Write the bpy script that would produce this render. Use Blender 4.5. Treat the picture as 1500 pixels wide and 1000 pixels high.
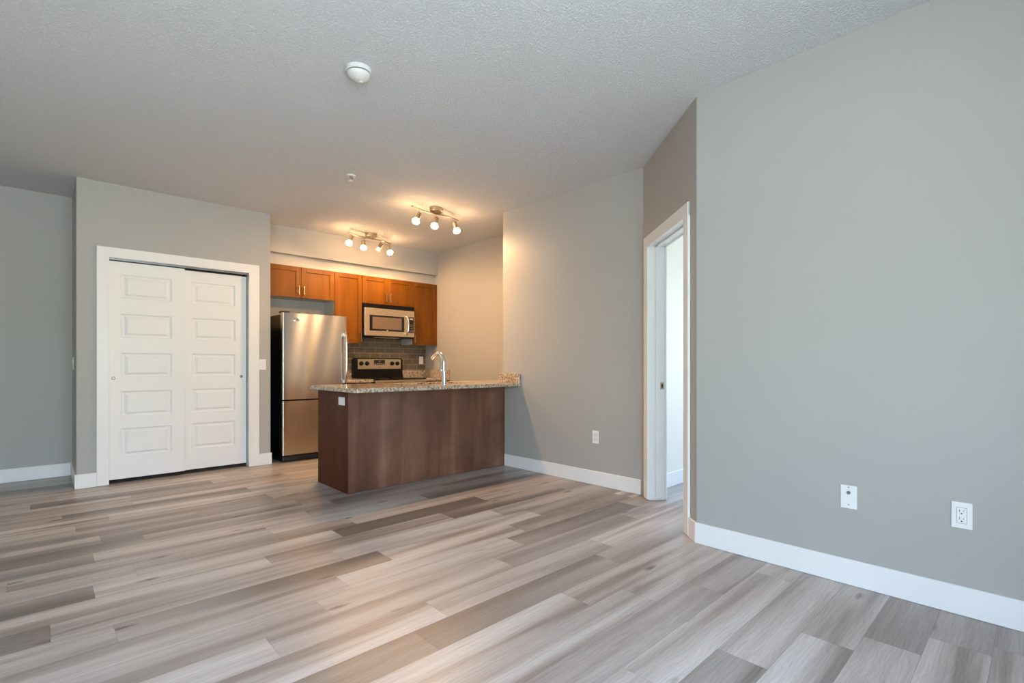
import bpy, bmesh, math, random
from mathutils import Vector, Matrix

S = bpy.context.scene
for o in list(bpy.data.objects):
    bpy.data.objects.remove(o)
COL = S.collection

# ------------------------------------------------------------------ camera
F_PX, HORIZON, YAW, EYE = 733.4, 533.4, math.radians(43.325), 1.10
cd = bpy.data.cameras.new('camera')
cd.sensor_width = 36.0
cd.lens = F_PX / 1500 * 36.0
cd.shift_y = (HORIZON - 500) / 1500
cd.clip_start = 0.05
cam = bpy.data.objects.new('camera', cd)
cam.location = (0, 0, EYE)
cam.rotation_euler = (math.pi / 2, 0, -YAW)
COL.objects.link(cam)
S.camera = cam

# ------------------------------------------------------------------ view
S.view_settings.view_transform = 'Standard'
S.view_settings.look = 'None'
S.view_settings.gamma = 1.0
S.view_settings.use_curve_mapping = False
S.view_settings.exposure = 2.1

# ------------------------------------------------------------------ sky outside
W = bpy.data.worlds.new('sky')
S.world = W
W.use_nodes = True
nt = W.node_tree
nt.nodes.clear()
wo = nt.nodes.new('ShaderNodeOutputWorld')
bg = nt.nodes.new('ShaderNodeBackground')
tc = nt.nodes.new('ShaderNodeTexCoord')
sx = nt.nodes.new('ShaderNodeSeparateXYZ')
rp = nt.nodes.new('ShaderNodeValToRGB')
mr = nt.nodes.new('ShaderNodeMapRange')
mr.inputs['From Min'].default_value = -0.6
mr.inputs['From Max'].default_value = 0.8
els = rp.color_ramp.elements
els[0].position = 0.0
els[0].color = (1.20, 1.32, 1.36, 1)
els[1].position = 1.0
els[1].color = (0.60, 0.93, 1.48, 1)
for p_, c_ in ((0.34, (0.90, 1.02, 0.98, 1)), (0.44, (0.60, 0.72, 0.62, 1)), (0.54, (0.82, 1.0, 1.20, 1))):
    e_ = els.new(p_)
    e_.color = c_
nt.links.new(tc.outputs['Generated'], sx.inputs[0])
nt.links.new(sx.outputs['Z'], mr.inputs['Value'])
nt.links.new(mr.outputs[0], rp.inputs[0])
nt.links.new(rp.outputs[0], bg.inputs[0])
bg.inputs[1].default_value = 3.2
nt.links.new(bg.outputs[0], wo.inputs[0])
BULB = 24.0          # emission of the lit lamp bulbs


def portal(name, loc, sx_, sz_, rot):
    """Daylight portal lying in a window opening: guides the sky light in, adds none."""
    l = bpy.data.lights.new(name, 'AREA')
    l.shape = 'RECTANGLE'
    l.size, l.size_y = sx_, sz_
    l.cycles.is_portal = True
    o = bpy.data.objects.new(name, l)
    o.location = loc
    o.rotation_euler = rot
    COL.objects.link(o)


REAR = -0.95
portal('daylight_portal', (-0.35, REAR - 0.06, 1.22), 3.3, 2.1, (math.pi / 2, 0, 0))

portal('daylight_portal', (6.3 + 0.06, 0.675, 1.40), 2.55, 1.6, (math.pi / 2, 0, math.pi / 2))

# ------------------------------------------------------------------ helpers


def bx(bm, x0, x1, y0, y1, z0, z1, bev=0.0, seg=1, M=None):
    vs = [bm.verts.new(v) for v in ((x0, y0, z0), (x1, y0, z0), (x1, y1, z0), (x0, y1, z0),
                                    (x0, y0, z1), (x1, y0, z1), (x1, y1, z1), (x0, y1, z1))]
    fs = [bm.faces.new([vs[i] for i in f]) for f in ((3, 2, 1, 0), (4, 5, 6, 7), (0, 1, 5, 4),
                                                     (1, 2, 6, 5), (2, 3, 7, 6), (3, 0, 4, 7))]
    out = vs
    if bev > 0:
        es = list({e for f in fs for e in f.edges})
        r = bmesh.ops.bevel(bm, geom=es, offset=bev, segments=seg, affect='EDGES', profile=0.5)
        out = list({v for f in r['faces'] for v in f.verts} | {v for v in vs if v.is_valid})
    if M is not None:
        bmesh.ops.transform(bm, matrix=M, verts=out)


def lathe(bm, prof, n=32, M=None):
    """prof: (radius, z) from bottom to top, about Z."""
    rings, allv = [], []
    for r, z in prof:
        if r < 1e-6:
            ring = [bm.verts.new((0, 0, z))]
        else:
            ring = [bm.verts.new((r * math.cos(2 * math.pi * i / n), r * math.sin(2 * math.pi * i / n), z)) for i in range(n)]
        rings.append(ring)
        allv += ring
    for a, b in zip(rings, rings[1:]):
        for i in range(n):
            j = (i + 1) % n
            if len(a) == 1 and len(b) == 1:
                continue
            if len(a) == 1:
                bm.faces.new((a[0], b[j], b[i]))
            elif len(b) == 1:
                bm.faces.new((a[i], a[j], b[0]))
            else:
                bm.faces.new((a[i], a[j], b[j], b[i]))
    if len(rings[0]) > 1:
        bm.faces.new(list(reversed(rings[0])))
    if len(rings[-1]) > 1:
        bm.faces.new(rings[-1])
    if M is not None:
        bmesh.ops.transform(bm, matrix=M, verts=allv)


def tube(bm, pts, radii, n=12, squash=1.0):
    """Swept round tube through pts with a radius per point."""
    pts = [Vector(p) for p in pts]
    if not hasattr(radii, '__len__'):
        radii = [radii] * len(pts)
    rings = []
    up = Vector((0, 0, 1))
    prev = None
    for i, p in enumerate(pts):
        d = (pts[min(i + 1, len(pts) - 1)] - pts[max(i - 1, 0)]).normalized()
        if prev is None:
            a = d.cross(up)
            if a.length < 1e-3:
                a = d.cross(Vector((1, 0, 0)))
        else:
            a = prev - d * prev.dot(d)
        a.normalize()
        prev = a
        b = d.cross(a)
        rings.append([bm.verts.new(p + (a * math.cos(2 * math.pi * k / n) + b * math.sin(2 * math.pi * k / n) * squash) * radii[i]) for k in range(n)])
    for r0, r1 in zip(rings, rings[1:]):
        for k in range(n):
            bm.faces.new((r0[k], r0[(k + 1) % n], r1[(k + 1) % n], r1[k]))
    bm.faces.new(list(reversed(rings[0])))
    bm.faces.new(rings[-1])


def smooth_path(pts, sub=6):
    """Catmull-Rom through pts (tuples of any length)."""
    out = []
    P = [pts[0]] + list(pts) + [pts[-1]]
    for i in range(1, len(P) - 2):
        for k in range(sub):
            t = k / sub
            out.append(tuple(0.5 * ((2 * b) + (-a + c) * t + (2 * a - 5 * b + 4 * c - d) * t * t + (-a + 3 * b - 3 * c + d) * t ** 3)
                             for a, b, c, d in zip(P[i - 1], P[i], P[i + 1], P[i + 2])))
    out.append(tuple(pts[-1]))
    return out


def NB():
    return bmesh.new()


def world_loc(o):
    v = Vector((0, 0, 0))
    while o is not None:
        v = v + Vector(o.location)
        o = o.parent
    return v


def obj(name, bm, mat, parent=None, smooth=False, loc=None):
    """Link bm (built in world coordinates) as one mesh object; loc is its own origin when top-level."""
    me = bpy.data.meshes.new(name)
    if parent is not None:
        off = world_loc(parent)
    else:
        off = Vector(loc) if loc is not None else Vector((0, 0, 0))
    if off.length > 0:
        bmesh.ops.translate(bm, verts=bm.verts, vec=-off)
    bmesh.ops.recalc_face_normals(bm, faces=bm.faces)
    bm.to_mesh(me)
    bm.free()
    me.materials.append(mat)
    o = bpy.data.objects.new(name, me)
    COL.objects.link(o)
    if parent is not None:
        o.parent = parent
    else:
        o.location = off
    if smooth:
        for p in me.polygons:
            p.use_smooth = True
        md = o.modifiers.new('edges', 'EDGE_SPLIT')
        md.split_angle = math.radians(40)
    return o


def tag(o, label, cat, group=None):
    o['label'] = label
    o['category'] = cat
    if group:
        o['group'] = group
    return o


def thing(name, label, cat, loc, group=None):
    o = bpy.data.objects.new(name, None)
    o.empty_display_size = 0.1
    o.location = loc
    COL.objects.link(o)
    return tag(o, label, cat, group)


def struct(name, bm, mat, parent=None, smooth=False):
    o = obj(name, bm, mat, parent, smooth)
    if parent is None:
        o['kind'] = 'structure'
    return o


# ------------------------------------------------------------------ materials


class MB:
    def __init__(self, name):
        self.m = bpy.data.materials.new(name)
        self.m.use_nodes = True
        self.t = self.m.node_tree
        self.b = self.t.nodes['Principled BSDF']

    def n(self, t, **kw):
        x = self.t.nodes.new(t)
        for k, v in kw.items():
            setattr(x, k, v)
        return x

    def l(self, a, b):
        self.t.links.new(a, b)

    def coord(self, kind='Object', scale=(1, 1, 1)):
        c = self.n('ShaderNodeTexCoord')
        m = self.n('ShaderNodeMapping')
        m.inputs['Scale'].default_value = scale
        self.l(c.outputs[kind], m.inputs[0])
        return m.outputs[0]

    def noise(self, vec, scale, detail=3, rough=0.55, dist=0.0):
        x = self.n('ShaderNodeTexNoise')
        x.inputs['Scale'].default_value = scale
        x.inputs['Detail'].default_value = detail
        x.inputs['Roughness'].default_value = rough
        x.inputs['Distortion'].default_value = dist
        if vec is not None:
            self.l(vec, x.inputs['Vector'])
        return x.outputs['Fac']

    def ramp(self, fac, stops, interp='LINEAR'):
        r = self.n('ShaderNodeValToRGB')
        r.color_ramp.interpolation = interp
        e = r.color_ramp.elements
        e[0].position, e[0].color = stops[0][0], (*stops[0][1], 1)
        e[1].position, e[1].color = stops[-1][0], (*stops[-1][1], 1)
        for p, c in stops[1:-1]:
            k = e.new(p)
            k.color = (*c, 1)
        self.l(fac, r.inputs[0])
        return r.outputs[0]

    def mix(self, fac, a, b, mode='MIX'):
        x = self.n('ShaderNodeMix', data_type='RGBA', blend_type=mode)
        for s, v in ((x.inputs[0], fac), (x.inputs[6], a), (x.inputs[7], b)):
            if hasattr(v, 'links'):
                self.l(v, s)
            elif isinstance(v, tuple):
                s.default_value = (*v, 1)
            else:
                s.default_value = v
        return x.outputs[2]

    def math(self, op, a, b=0.0):
        x = self.n('ShaderNodeMath', operation=op)
        for s, v in ((x.inputs[0], a), (x.inputs[1], b)):
            if hasattr(v, 'links'):
                self.l(v, s)
            else:
                s.default_value = v
        return x.outputs[0]

    def bump(self, h, strength, dist):
        x = self.n('ShaderNodeBump')
        x.inputs['Strength'].default_value = strength
        x.inputs['Distance'].default_value = dist
        self.l(h, x.inputs['Height'])
        self.l(x.outputs[0], self.b.inputs['Normal'])

    def set(self, **kw):
        names = dict(color='Base Color', rough='Roughness', metal='Metallic', spec='Specular IOR Level',
                     coat='Coat Weight', coatr='Coat Roughness', aniso='Anisotropic', emit='Emission Strength', ecol='Emission Color')
        for k, v in kw.items():
            s = self.b.inputs[names[k]]
            if hasattr(v, 'links'):
                self.l(v, s)
            elif isinstance(v, tuple):
                s.default_value = (*v, 1)
            else:
                s.default_value = v
        return self


def plain(name, col, rough=0.5, metal=0.0, **kw):
    return MB(name).set(color=col, rough=rough, metal=metal, **kw).m


def paint(name, col, rough, bscale, bstr):
    m = MB(name)
    v = m.coord('Object')
    n = m.noise(v, bscale, 4, 0.6)
    c = m.ramp(m.noise(v, 1.3, 2), [(0.3, tuple(x * 0.985 for x in col)), (0.7, tuple(min(1, x * 1.015) for x in col))])
    m.set(color=c, rough=rough, spec=0.35)
    m.bump(n, bstr, 0.002)
    return m.m


WALL = paint('greige_wall_paint', (0.405, 0.396, 0.376), 0.55, 240, 0.08)
PALE = paint('pale_wall_paint', (0.76, 0.74, 0.68), 0.6, 240, 0.08)
TRIM = paint('white_trim_paint', (0.80, 0.80, 0.79), 0.32, 300, 0.02)
DOORW = paint('white_door_paint', (0.80, 0.80, 0.79), 0.38, 180, 0.04)

m = MB('knockdown_ceiling')
v = m.coord('Object')
n1 = m.noise(v, 85, 5, 0.65)
n2 = m.ramp(n1, [(0.42, (0, 0, 0)), (0.62, (1, 1, 1))])
c = m.ramp(n1, [(0.3, (0.68, 0.69, 0.70)), (0.7, (0.79, 0.80, 0.81))])
m.set(color=c, rough=0.9, spec=0.1)
m.bump(n2, 0.8, 0.008)
CEIL = m.m

# vinyl plank floor: tone / seed come from each plank, uv runs along the plank in metres
m = MB('vinyl_plank')
uv = m.n('ShaderNodeUVMap', uv_map='UVMap')
at = m.n('ShaderNodeAttribute', attribute_name='tone')
sd = m.n('ShaderNodeAttribute', attribute_name='seed')
sh = m.n('ShaderNodeVectorMath', operation='MULTIPLY_ADD')
m.l(sd.outputs['Vector'], sh.inputs[0])
sh.inputs[1].default_value = (37, 53, 11)
m.l(uv.outputs[0], sh.inputs[2])


def fl(scale):
    mp = m.n('ShaderNodeMapping')
    mp.inputs['Scale'].default_value = scale
    m.l(sh.outputs[0], mp.inputs[0])
    return mp.outputs[0]


streak = m.noise(fl((0.55, 9, 1)), 1.0, 2, 0.5, 0.25)
broad = m.noise(fl((0.45, 4.2, 1)), 1.0, 1, 0.4, 0.1)
grain = m.noise(fl((5, 150, 1)), 1.0, 4, 0.65, 0.4)
rings = m.n('ShaderNodeTexWave', wave_type='BANDS', bands_direction='Y')
rings.inputs['Scale'].default_value = 8
rings.inputs['Distortion'].default_value = 14
rings.inputs['Detail'].default_value = 2.5
rings.inputs['Detail Scale'].default_value = 0.8
m.l(fl((0.7, 2.4, 1)), rings.inputs['Vector'])
tone = at.outputs['Fac']
light = m.ramp(streak, [(0.34, (0.250, 0.210, 0.185)), (0.48, (0.425, 0.378, 0.342)), (0.66, (0.540, 0.505, 0.472))])
dark = m.ramp(broad, [(0.36, (0.115, 0.095, 0.083)), (0.50, (0.185, 0.155, 0.138)), (0.64, (0.370, 0.328, 0.298))])
col = m.mix(tone, light, dark)
g1 = m.ramp(grain, [(0.30, (0.80, 0.79, 0.78)), (0.55, (1.02, 1.02, 1.02)), (0.75, (1.10, 1.10, 1.10))])
col = m.mix(0.75, col, g1, 'MULTIPLY')
g2 = m.ramp(rings.outputs['Fac'], [(0.0, (0.86, 0.85, 0.84)), (0.5, (1, 1, 1)), (1, (1.04, 1.04, 1.04))])
col = m.mix(0.45, col, g2, 'MULTIPLY')
vor = m.n('ShaderNodeTexVoronoi', feature='F1')
vor.inputs['Scale'].default_value = 1.0
m.l(fl((2.0, 6.5, 1)), vor.inputs['Vector'])
dd = m.math('ADD', vor.outputs['Distance'], m.math('MULTIPLY', m.noise(fl((14, 45, 1)), 1.0, 2), 0.10))
knot = m.ramp(dd, [(0.095, (0.26, 0.22, 0.19)), (0.185, (1, 1, 1))])
col = m.mix(0.8, col, knot, 'MULTIPLY')
m.set(color=col, rough=m.ramp(grain, [(0.2, (0.42, 0.42, 0.42)), (0.8, (0.30, 0.30, 0.30))]), spec=0.45)
m.bump(grain, 0.12, 0.002)
FLOOR = m.m
SUBF = plain('floor_joint', (0.16, 0.135, 0.12), 0.8)


def wood(name, c0, c1, c2, rough, sc, coat=0.0, mott=0.35):
    m = MB(name)
    n = m.noise(m.coord('Object', (sc, sc, sc * 0.07)), 1.0, 4, 0.6, 0.6)
    f = m.noise(m.coord('Object', (sc * 5, sc * 5, sc * 0.16)), 1.0, 3, 0.6)
    b = m.noise(m.coord('Object', (3.2, 3.2, 2.2)), 1.0, 3, 0.6, 0.5)
    c = m.ramp(n, [(0.25, c0), (0.5, c1), (0.75, c2)])
    c = m.mix(mott, c, m.ramp(b, [(0.3, (0.62, 0.60, 0.58)), (0.7, (1.25, 1.25, 1.25))]), 'MULTIPLY')
    c = m.mix(0.5, c, m.ramp(f, [(0.3, (0.82, 0.8, 0.78)), (0.7, (1.1, 1.1, 1.1))]), 'MULTIPLY')
    m.set(color=c, rough=m.ramp(b, [(0.3, (rough * 0.8,) * 3), (0.7, (rough * 1.15,) * 3)]), spec=0.5 if coat else 0.22, coat=coat, coatr=0.24)
    return m.m


MAPLE = wood('honey_maple', (0.100, 0.031, 0.0015), (0.142, 0.047, 0.002), (0.185, 0.066, 0.003), 0.42, 9, 0.0)
ESPRESSO = wood('dark_stained_veneer', (0.060, 0.013, 0.003), (0.090, 0.021, 0.005), (0.130, 0.034, 0.009), 0.6, 7, 0.0, 0.8)
FRONT_GLARE = wood('dark_veneer_glare', (0.075, 0.024, 0.010), (0.150, 0.058, 0.030), (0.235, 0.118, 0.075), 0.42, 5, 0.60, 1.0)  # lighter than the end panel: window glare is put into the colour
MELAMINE = plain('grey_melamine', (0.55, 0.54, 0.50), 0.5)


def steel(name, col, rough, aniso=0.0):
    m = MB(name)
    n = m.noise(m.coord('Object', (2, 2, 900)), 1.0, 2, 0.5)
    m.set(color=m.ramp(n, [(0.3, tuple(x * 0.93 for x in col)), (0.7, tuple(min(1, x * 1.05) for x in col))]), rough=rough, metal=1.0, aniso=aniso)
    if aniso:
        # brushed sheet: the highlight stretches up and down
        t = m.n('ShaderNodeCombineXYZ')
        t.inputs[2].default_value = 1.0
        vt = m.n('ShaderNodeVectorTransform', vector_type='VECTOR', convert_from='OBJECT', convert_to='WORLD')
        m.l(t.outputs[0], vt.inputs[0])
        m.l(vt.outputs[0], m.b.inputs['Tangent'])
    return m.m


STEEL = steel('brushed_stainless', (0.60, 0.565, 0.52), 0.205, 1.0)
STEEL2 = steel('satin_stainless', (0.64, 0.56, 0.45), 0.38)
NICKEL = plain('brushed_nickel', (0.46, 0.38, 0.29), 0.34, 1.0)
CHROME = plain('chrome', (0.78, 0.77, 0.75), 0.14, 1.0)
BLACK = plain('black_enamel', (0.004, 0.004, 0.005), 0.35, spec=0.25)
BLACKM = plain('black_plastic', (0.010, 0.010, 0.011), 0.5)
GLASSB = plain('black_glass', (0.008, 0.008, 0.009), 0.05)
MWGLASS = plain('tinted_oven_window', (0.16, 0.11, 0.08), 0.12)
PLASTIC = plain('white_plastic', (0.80, 0.80, 0.79), 0.3)
SLOT = plain('dark_slot', (0.03, 0.03, 0.03), 0.6)
GREYM = plain('grey_metal', (0.30, 0.30, 0.31), 0.35, 1.0)
MARK = plain('pale_lettering', (0.55, 0.53, 0.5), 0.4)
DARKMARK = plain('dark_lettering', (0.10, 0.085, 0.07), 0.5)
DISPLAY = plain('clock_display', (0.02, 0.015, 0.012), 0.15)
BULBM = MB('lit_bulb').set(color=(1, 0.95, 0.85), rough=0.4, ecol=(1.0, 0.58, 0.27), emit=BULB).m
DIMBULB = MB('dim_frosted_glass').set(color=(0.75, 0.70, 0.62), rough=0.35, ecol=(1.0, 0.70, 0.40), emit=0.25).m

HALLM = MB('lit_glass_shade').set(color=(0.9, 0.88, 0.84), rough=0.4, ecol=(1.0, 0.66, 0.36), emit=2.2).m

# granite
m = MB('speckled_granite')
v = m.coord('Object')
a = m.noise(v, 55, 4, 0.7)
b = m.noise(v, 120, 3, 0.7)
big = m.noise(v, 14, 3, 0.6)
c = m.ramp(a, [(0.33, (0.055, 0.035, 0.026)), (0.42, (0.24, 0.15, 0.09)), (0.52, (0.52, 0.42, 0.31)), (0.66, (0.68, 0.61, 0.51))])
c = m.mix(m.ramp(b, [(0.60, (0, 0, 0)), (0.66, (1, 1, 1))]), c, (0.76, 0.72, 0.65))
c = m.mix(m.ramp(b, [(0.34, (1, 1, 1)), (0.40, (0, 0, 0))]), c, (0.035, 0.026, 0.022))
c = m.mix(0.5, c, m.ramp(big, [(0.35, (0.7, 0.66, 0.6)), (0.65, (1.15, 1.15, 1.15))]), 'MULTIPLY')
m.set(color=c, rough=0.10, spec=0.55)
GRANITE = m.m

# subway tile on the back wall (Object X / Z)
m = MB('subway_tile')
tcn = m.n('ShaderNodeTexCoord')
sp = m.n('ShaderNodeSeparateXYZ')
cb = m.n('ShaderNodeCombineXYZ')
m.l(tcn.outputs['Object'], sp.inputs[0])
m.l(sp.outputs['X'], cb.inputs[0])
m.l(sp.outputs['Z'], cb.inputs[1])
br = m.n('ShaderNodeTexBrick', offset=0.5)
br.inputs['Scale'].default_value = 1.0
br.inputs['Brick Width'].default_value = 0.1545
br.inputs['Row Height'].default_value = 0.0785
br.inputs['Mortar Size'].default_value = 0.0022
br.inputs['Mortar Smooth'].default_value = 0.1
br.inputs['Color1'].default_value = (0.125, 0.092, 0.058, 1)
br.inputs['Color2'].default_value = (0.165, 0.125, 0.082, 1)
br.inputs['Mortar'].default_value = (0.38, 0.33, 0.26, 1)
m.l(cb.outputs[0], br.inputs['Vector'])
m.set(color=br.outputs['Color'], rough=m.ramp(br.outputs['Fac'], [(0, (0.16, 0.16, 0.16)), (1, (0.7, 0.7, 0.7))]))
m.bump(m.math('SUBTRACT', 1.0, br.outputs['Fac']), 0.5, 0.003)
TILE = m.m

# clear window glass: thin sheet that lets the daylight through
m = MB('window_glass')
tr = m.n('ShaderNodeBsdfTransparent')
gl = m.n('ShaderNodeBsdfGlossy')
gl.inputs['Roughness'].default_value = 0.02
mx = m.n('ShaderNodeMixShader')
mx.inputs[0].default_value = 0.08
m.l(tr.outputs[0], mx.inputs[1])
m.l(gl.outputs[0], mx.inputs[2])
m.l(mx.outputs[0], m.t.nodes['Material Output'].inputs['Surface'])
PANE = m.m

# ------------------------------------------------------------------ plan of the flat (metres)
CH = 2.752                       # ceiling height
XR, YR = 2.947, 1.465            # right wall and where it turns
XB, YB0, YB1 = 3.69, 2.305, 4.055  # wall beside the peninsula
XK, YK = 4.33, 6.54              # kitchen right and back walls
XC0, XC1, YC = 0.235, 1.85, 5.845  # closet block
YF, XL = 6.61, -2.7              # far wall of the hall, left wall
XE = 6.3                         # far side of the bedroom
T = 0.12

# ---- floor: planks
random.seed(11)
PW, PL = 0.183, 1.219
ROW0 = 1.687                     # centre line of plank row 0
JOINT = {0: 1.120, 1: 1.297, 2: 0.660, 3: 2.151, 4: 2.335, 5: 0.226, 6: 0.031, 7: 2.152, 8: 0.190, 9: 0.370, 10: -0.117,
         11: 0.222, 12: 0.479, 13: 0.279, 17: 1.337, 20: 1.167, -1: 1.827, -2: 2.076, -3: 2.383, -4: 1.540, -5: 1.908, -6: 2.275, -7: 2.425}
# tone of the plank that starts at the given joint number (0 = the joint above), 0 light .. 1 dark
TONE = {(0, 0): .85, (1, 0): .45, (1, -1): .15, (2, 0): .30, (2, 1): .80, (2, -1): .05, (3, 0): .85, (3, -1): .25, (4, 0): .85, (4, -1): .20,
        (5, 0): .95, (5, 1): .05, (5, -1): .15, (6, -1): .85, (6, 0): .25, (6, 1): .15, (6, 2): .55, (7, 0): .95, (7, -1): .15, (8, -1): .9, (8, 0): .1,
        (8, 1): .9, (8, 2): .10, (9, 0): .40, (9, 1): .2, (9, 2): .2, (10, -1): .8, (10, 0): .25, (10, 1): .05, (10, 2): .9, (11, -1): .7, (11, 0): .1,
        (11, 1): .9, (11, 2): .35, (12, -1): .9, (12, 0): .35, (12, 1): .9, (12, 2): .2, (13, 0): .8, (13, -1): .3, (13, 1): .5, (17, -1): .75, (17, 0): .2,
        (20, 0): .6, (15, 0): .6, (-1, -1): .10, (-1, 0): .15, (-2, -1): .20, (-2, 0): .05, (-3, -1): .62, (-3, 0): .35, (-4, 0): .05, (-4, -1): .15,
        (-5, -1): .50, (-5, 0): .15, (-6, 0): .15, (-6, -1): .1, (-7, 0): .62, (-7, -1): .25, (-8, 0): .3, (-9, 0): .2}
bm = NB()
uvl = bm.loops.layers.uv.new('UVMap')
tl = bm.faces.layers.float.new('tone')
sl = bm.faces.layers.float_vector.new('seed')
GAP = 0.0004
for k in range(-15, 28):
    yc = ROW0 + PW * k
    y0, y1 = yc - PW / 2 + GAP, yc + PW / 2 - GAP
    j = JOINT.get(k, random.uniform(0, PL))
    i0 = math.floor((XL - 0.1 - j) / PL)
    for i in range(i0, i0 + 10):
        x0, x1 = j + i * PL + GAP, j + (i + 1) * PL - GAP
        t = TONE.get((k, i))
        if t is None:
            t = random.choice((0.0, 0.05, 0.12, 0.2, 0.3, 0.45, 0.75))
        f = bm.faces.new([bm.verts.new(p) for p in ((x0, y0, 0), (x1, y0, 0), (x1, y1, 0), (x0, y1, 0))])
        for lp, q in zip(f.loops, ((0, 0), (PL, 0), (PL, PW), (0, PW))):
            lp[uvl].uv = q
        f[tl] = t
        f[sl] = (random.random(), random.random(), random.random())
# the slab under the planks shows in the hairline joints
fl_o = struct('floor', bm, FLOOR)
fl_o.data.materials.append(SUBF)
bm = NB()
bm.from_mesh(fl_o.data)
bx(bm, XL - T, XE + T, REAR - T, 6.75, -0.10, -0.0015)
bm.faces.ensure_lookup_table()
for f in bm.faces[-6:]:
    f.material_index = 1
bm.to_mesh(fl_o.data)
bm.free()

bm = NB()
bx(bm, XL - T, XE + T, REAR - T, 6.75, CH, CH + 0.1)
struct('ceiling', bm, CEIL)

# ---- walls
WB = 0.0


def wall(name, boxes, mat=WALL):
    bm = NB()
    for b in boxes:
        bx(bm, *b)
    return struct(name, bm, mat)


wall('wall_right', [(XR, XR + T, REAR, YR, WB, CH)])
wall('wall_beside_peninsula', [(XB, XB + T, YB0, YB1, WB, CH), (XB + T, XK, YB1 - T, YB1, WB, CH)])
wall('wall_kitchen_right', [(XK, XK + T, YB1 - T, YK + T, WB, CH)])
wall('wall_kitchen_back', [(XC1 - 0.1, XK, YK, YK + T, WB, CH)])
wall('wall_closet_left', [(XC0, XC0 + 0.1, YC + 0.11, YF + T, WB, CH)])
wall('wall_closet_right', [(XC1 - 0.1, XC1, YC + 0.11, YK, WB, CH)])
wall('wall_closet_back', [(XC0 + 0.1, XC1 - 0.1, YK, YK + T, WB, CH)])
OX0, OX1, OZ = 0.448, 1.640, 2.078      # closet opening
wall('wall_closet_front', [(XC0, OX0 - 0.012, YC, YC + 0.11, WB, CH), (OX1 + 0.012, XC1, YC, YC + 0.11, WB, CH),
                           (OX0 - 0.012, OX1 + 0.012, YC, YC + 0.11, OZ + 0.012, CH)])
wall('wall_hall', [(XL - T, XC0, YF, YF + T, WB, CH)])
wall('wall_left', [(XL - T, XL, REAR - T, YF, WB, CH)])
wall('wall_bedroom', [(XB + T, XE, 2.305, 2.425, WB, CH)], PALE)
UY0, UY1, UZ0, UZ1 = -0.6, 1.95, 0.6, 2.2          # bedroom window
wall('wall_bedroom_right', [(XE, XE + T, REAR - T, UY0, WB, CH), (XE, XE + T, UY1, 2.425, WB, CH), (XE, XE + T, UY0, UY1, WB, UZ0), (XE, XE + T, UY0, UY1, UZ1, CH)], PALE)
WX0, WX1, WZ0, WZ1 = -2.0, 1.30, 0.17, 2.27      # living room window
wall('wall_rear', [(XL, WX0, REAR - T, REAR, WB, CH), (WX1, XE, REAR - T, REAR, WB, CH),
                   (WX0, WX1, REAR - T, REAR, WB, WZ0), (WX0, WX1, REAR - T, REAR, WZ1, CH)])

# angled wall with the bedroom doorway: local frame (s along the wall, d away from the room)
P0 = Vector((XR, YR, 0))
tv = (Vector((XB, YB0, 0)) - P0)
LEN = tv.length
tv.normalize()
DM = Matrix(((tv.x, tv.y, 0, P0.x), (tv.y, -tv.x, 0, P0.y), (0, 0, 1, 0), (0, 0, 0, 1)))
S0, S1, DZ = 0.172, 0.966, 2.055
bm = NB()
bx(bm, 0, S0 - 0.015, 0, 0.13, WB, CH, M=DM)
bx(bm, S1 + 0.015, LEN, 0, 0.13, WB, CH, M=DM)
bx(bm, S0 - 0.015, S1 + 0.015, 0, 0.13, DZ + 0.015, CH, M=DM)
# close the small wedges where the angled wall meets its neighbours
for pts in (((XR, YR), (XR + T, YR), tuple((DM @ Vector((0, 0.13, 0))).xy)), ((XB, YB0), tuple((DM @ Vector((LEN, 0.13, 0))).xy), (XB + T, YB0 + 0.001))):
    lo = [bm.verts.new((x, y, WB)) for x, y in pts]
    hi = [bm.verts.new((x, y, CH)) for x, y in pts]
    bm.faces.new(lo)
    bm.faces.new(hi)
    for i in range(3):
        bm.faces.new((lo[i], lo[(i + 1) % 3], hi[(i + 1) % 3], hi[i]))
struct('wall_doorway', bm, WALL)

# ---- kitchen bulkhead over the wall cabinets
wall('wall_bulkhead', [(XC1, XK, 6.215, YK, 2.428, CH)])
wall('wall_filler', [(XC1, XK, 6.285, YK, 2.290, 2.428)])

# ---- baseboards
BH, BT = 0.127, 0.013


def base(name, boxes, M=None):
    bm = NB()
    for b in boxes:
        bx(bm, *b, 0.001, BH, bev=0.002, M=M)
    return struct(name, bm, TRIM)


base('baseboard_right', [(XR - BT, XR, REAR, YR + 0.006)])
base('baseboard_doorway', [(-0.006, S0 - 0.072, -BT, 0)], DM)
base('baseboard_beside_peninsula', [(XB - BT, XB, YB0 + 0.02, 4.022)])
base('baseboard_hall', [(XL, XC0 - BT, YF - BT, YF)])
base('baseboard_closet_left', [(XC0 - BT, XC0, YC - BT, YF)])
base('baseboard_closet_front', [(XC0, 0.371, YC - BT, YC), (1.731, XC1 + 0.012, YC - BT, YC)])
base('baseboard_left', [(XL, XL + BT, REAR, YF - BT)])
base('baseboard_bedroom', [(3.80, XE, 2.305 - BT, 2.305)])

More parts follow.
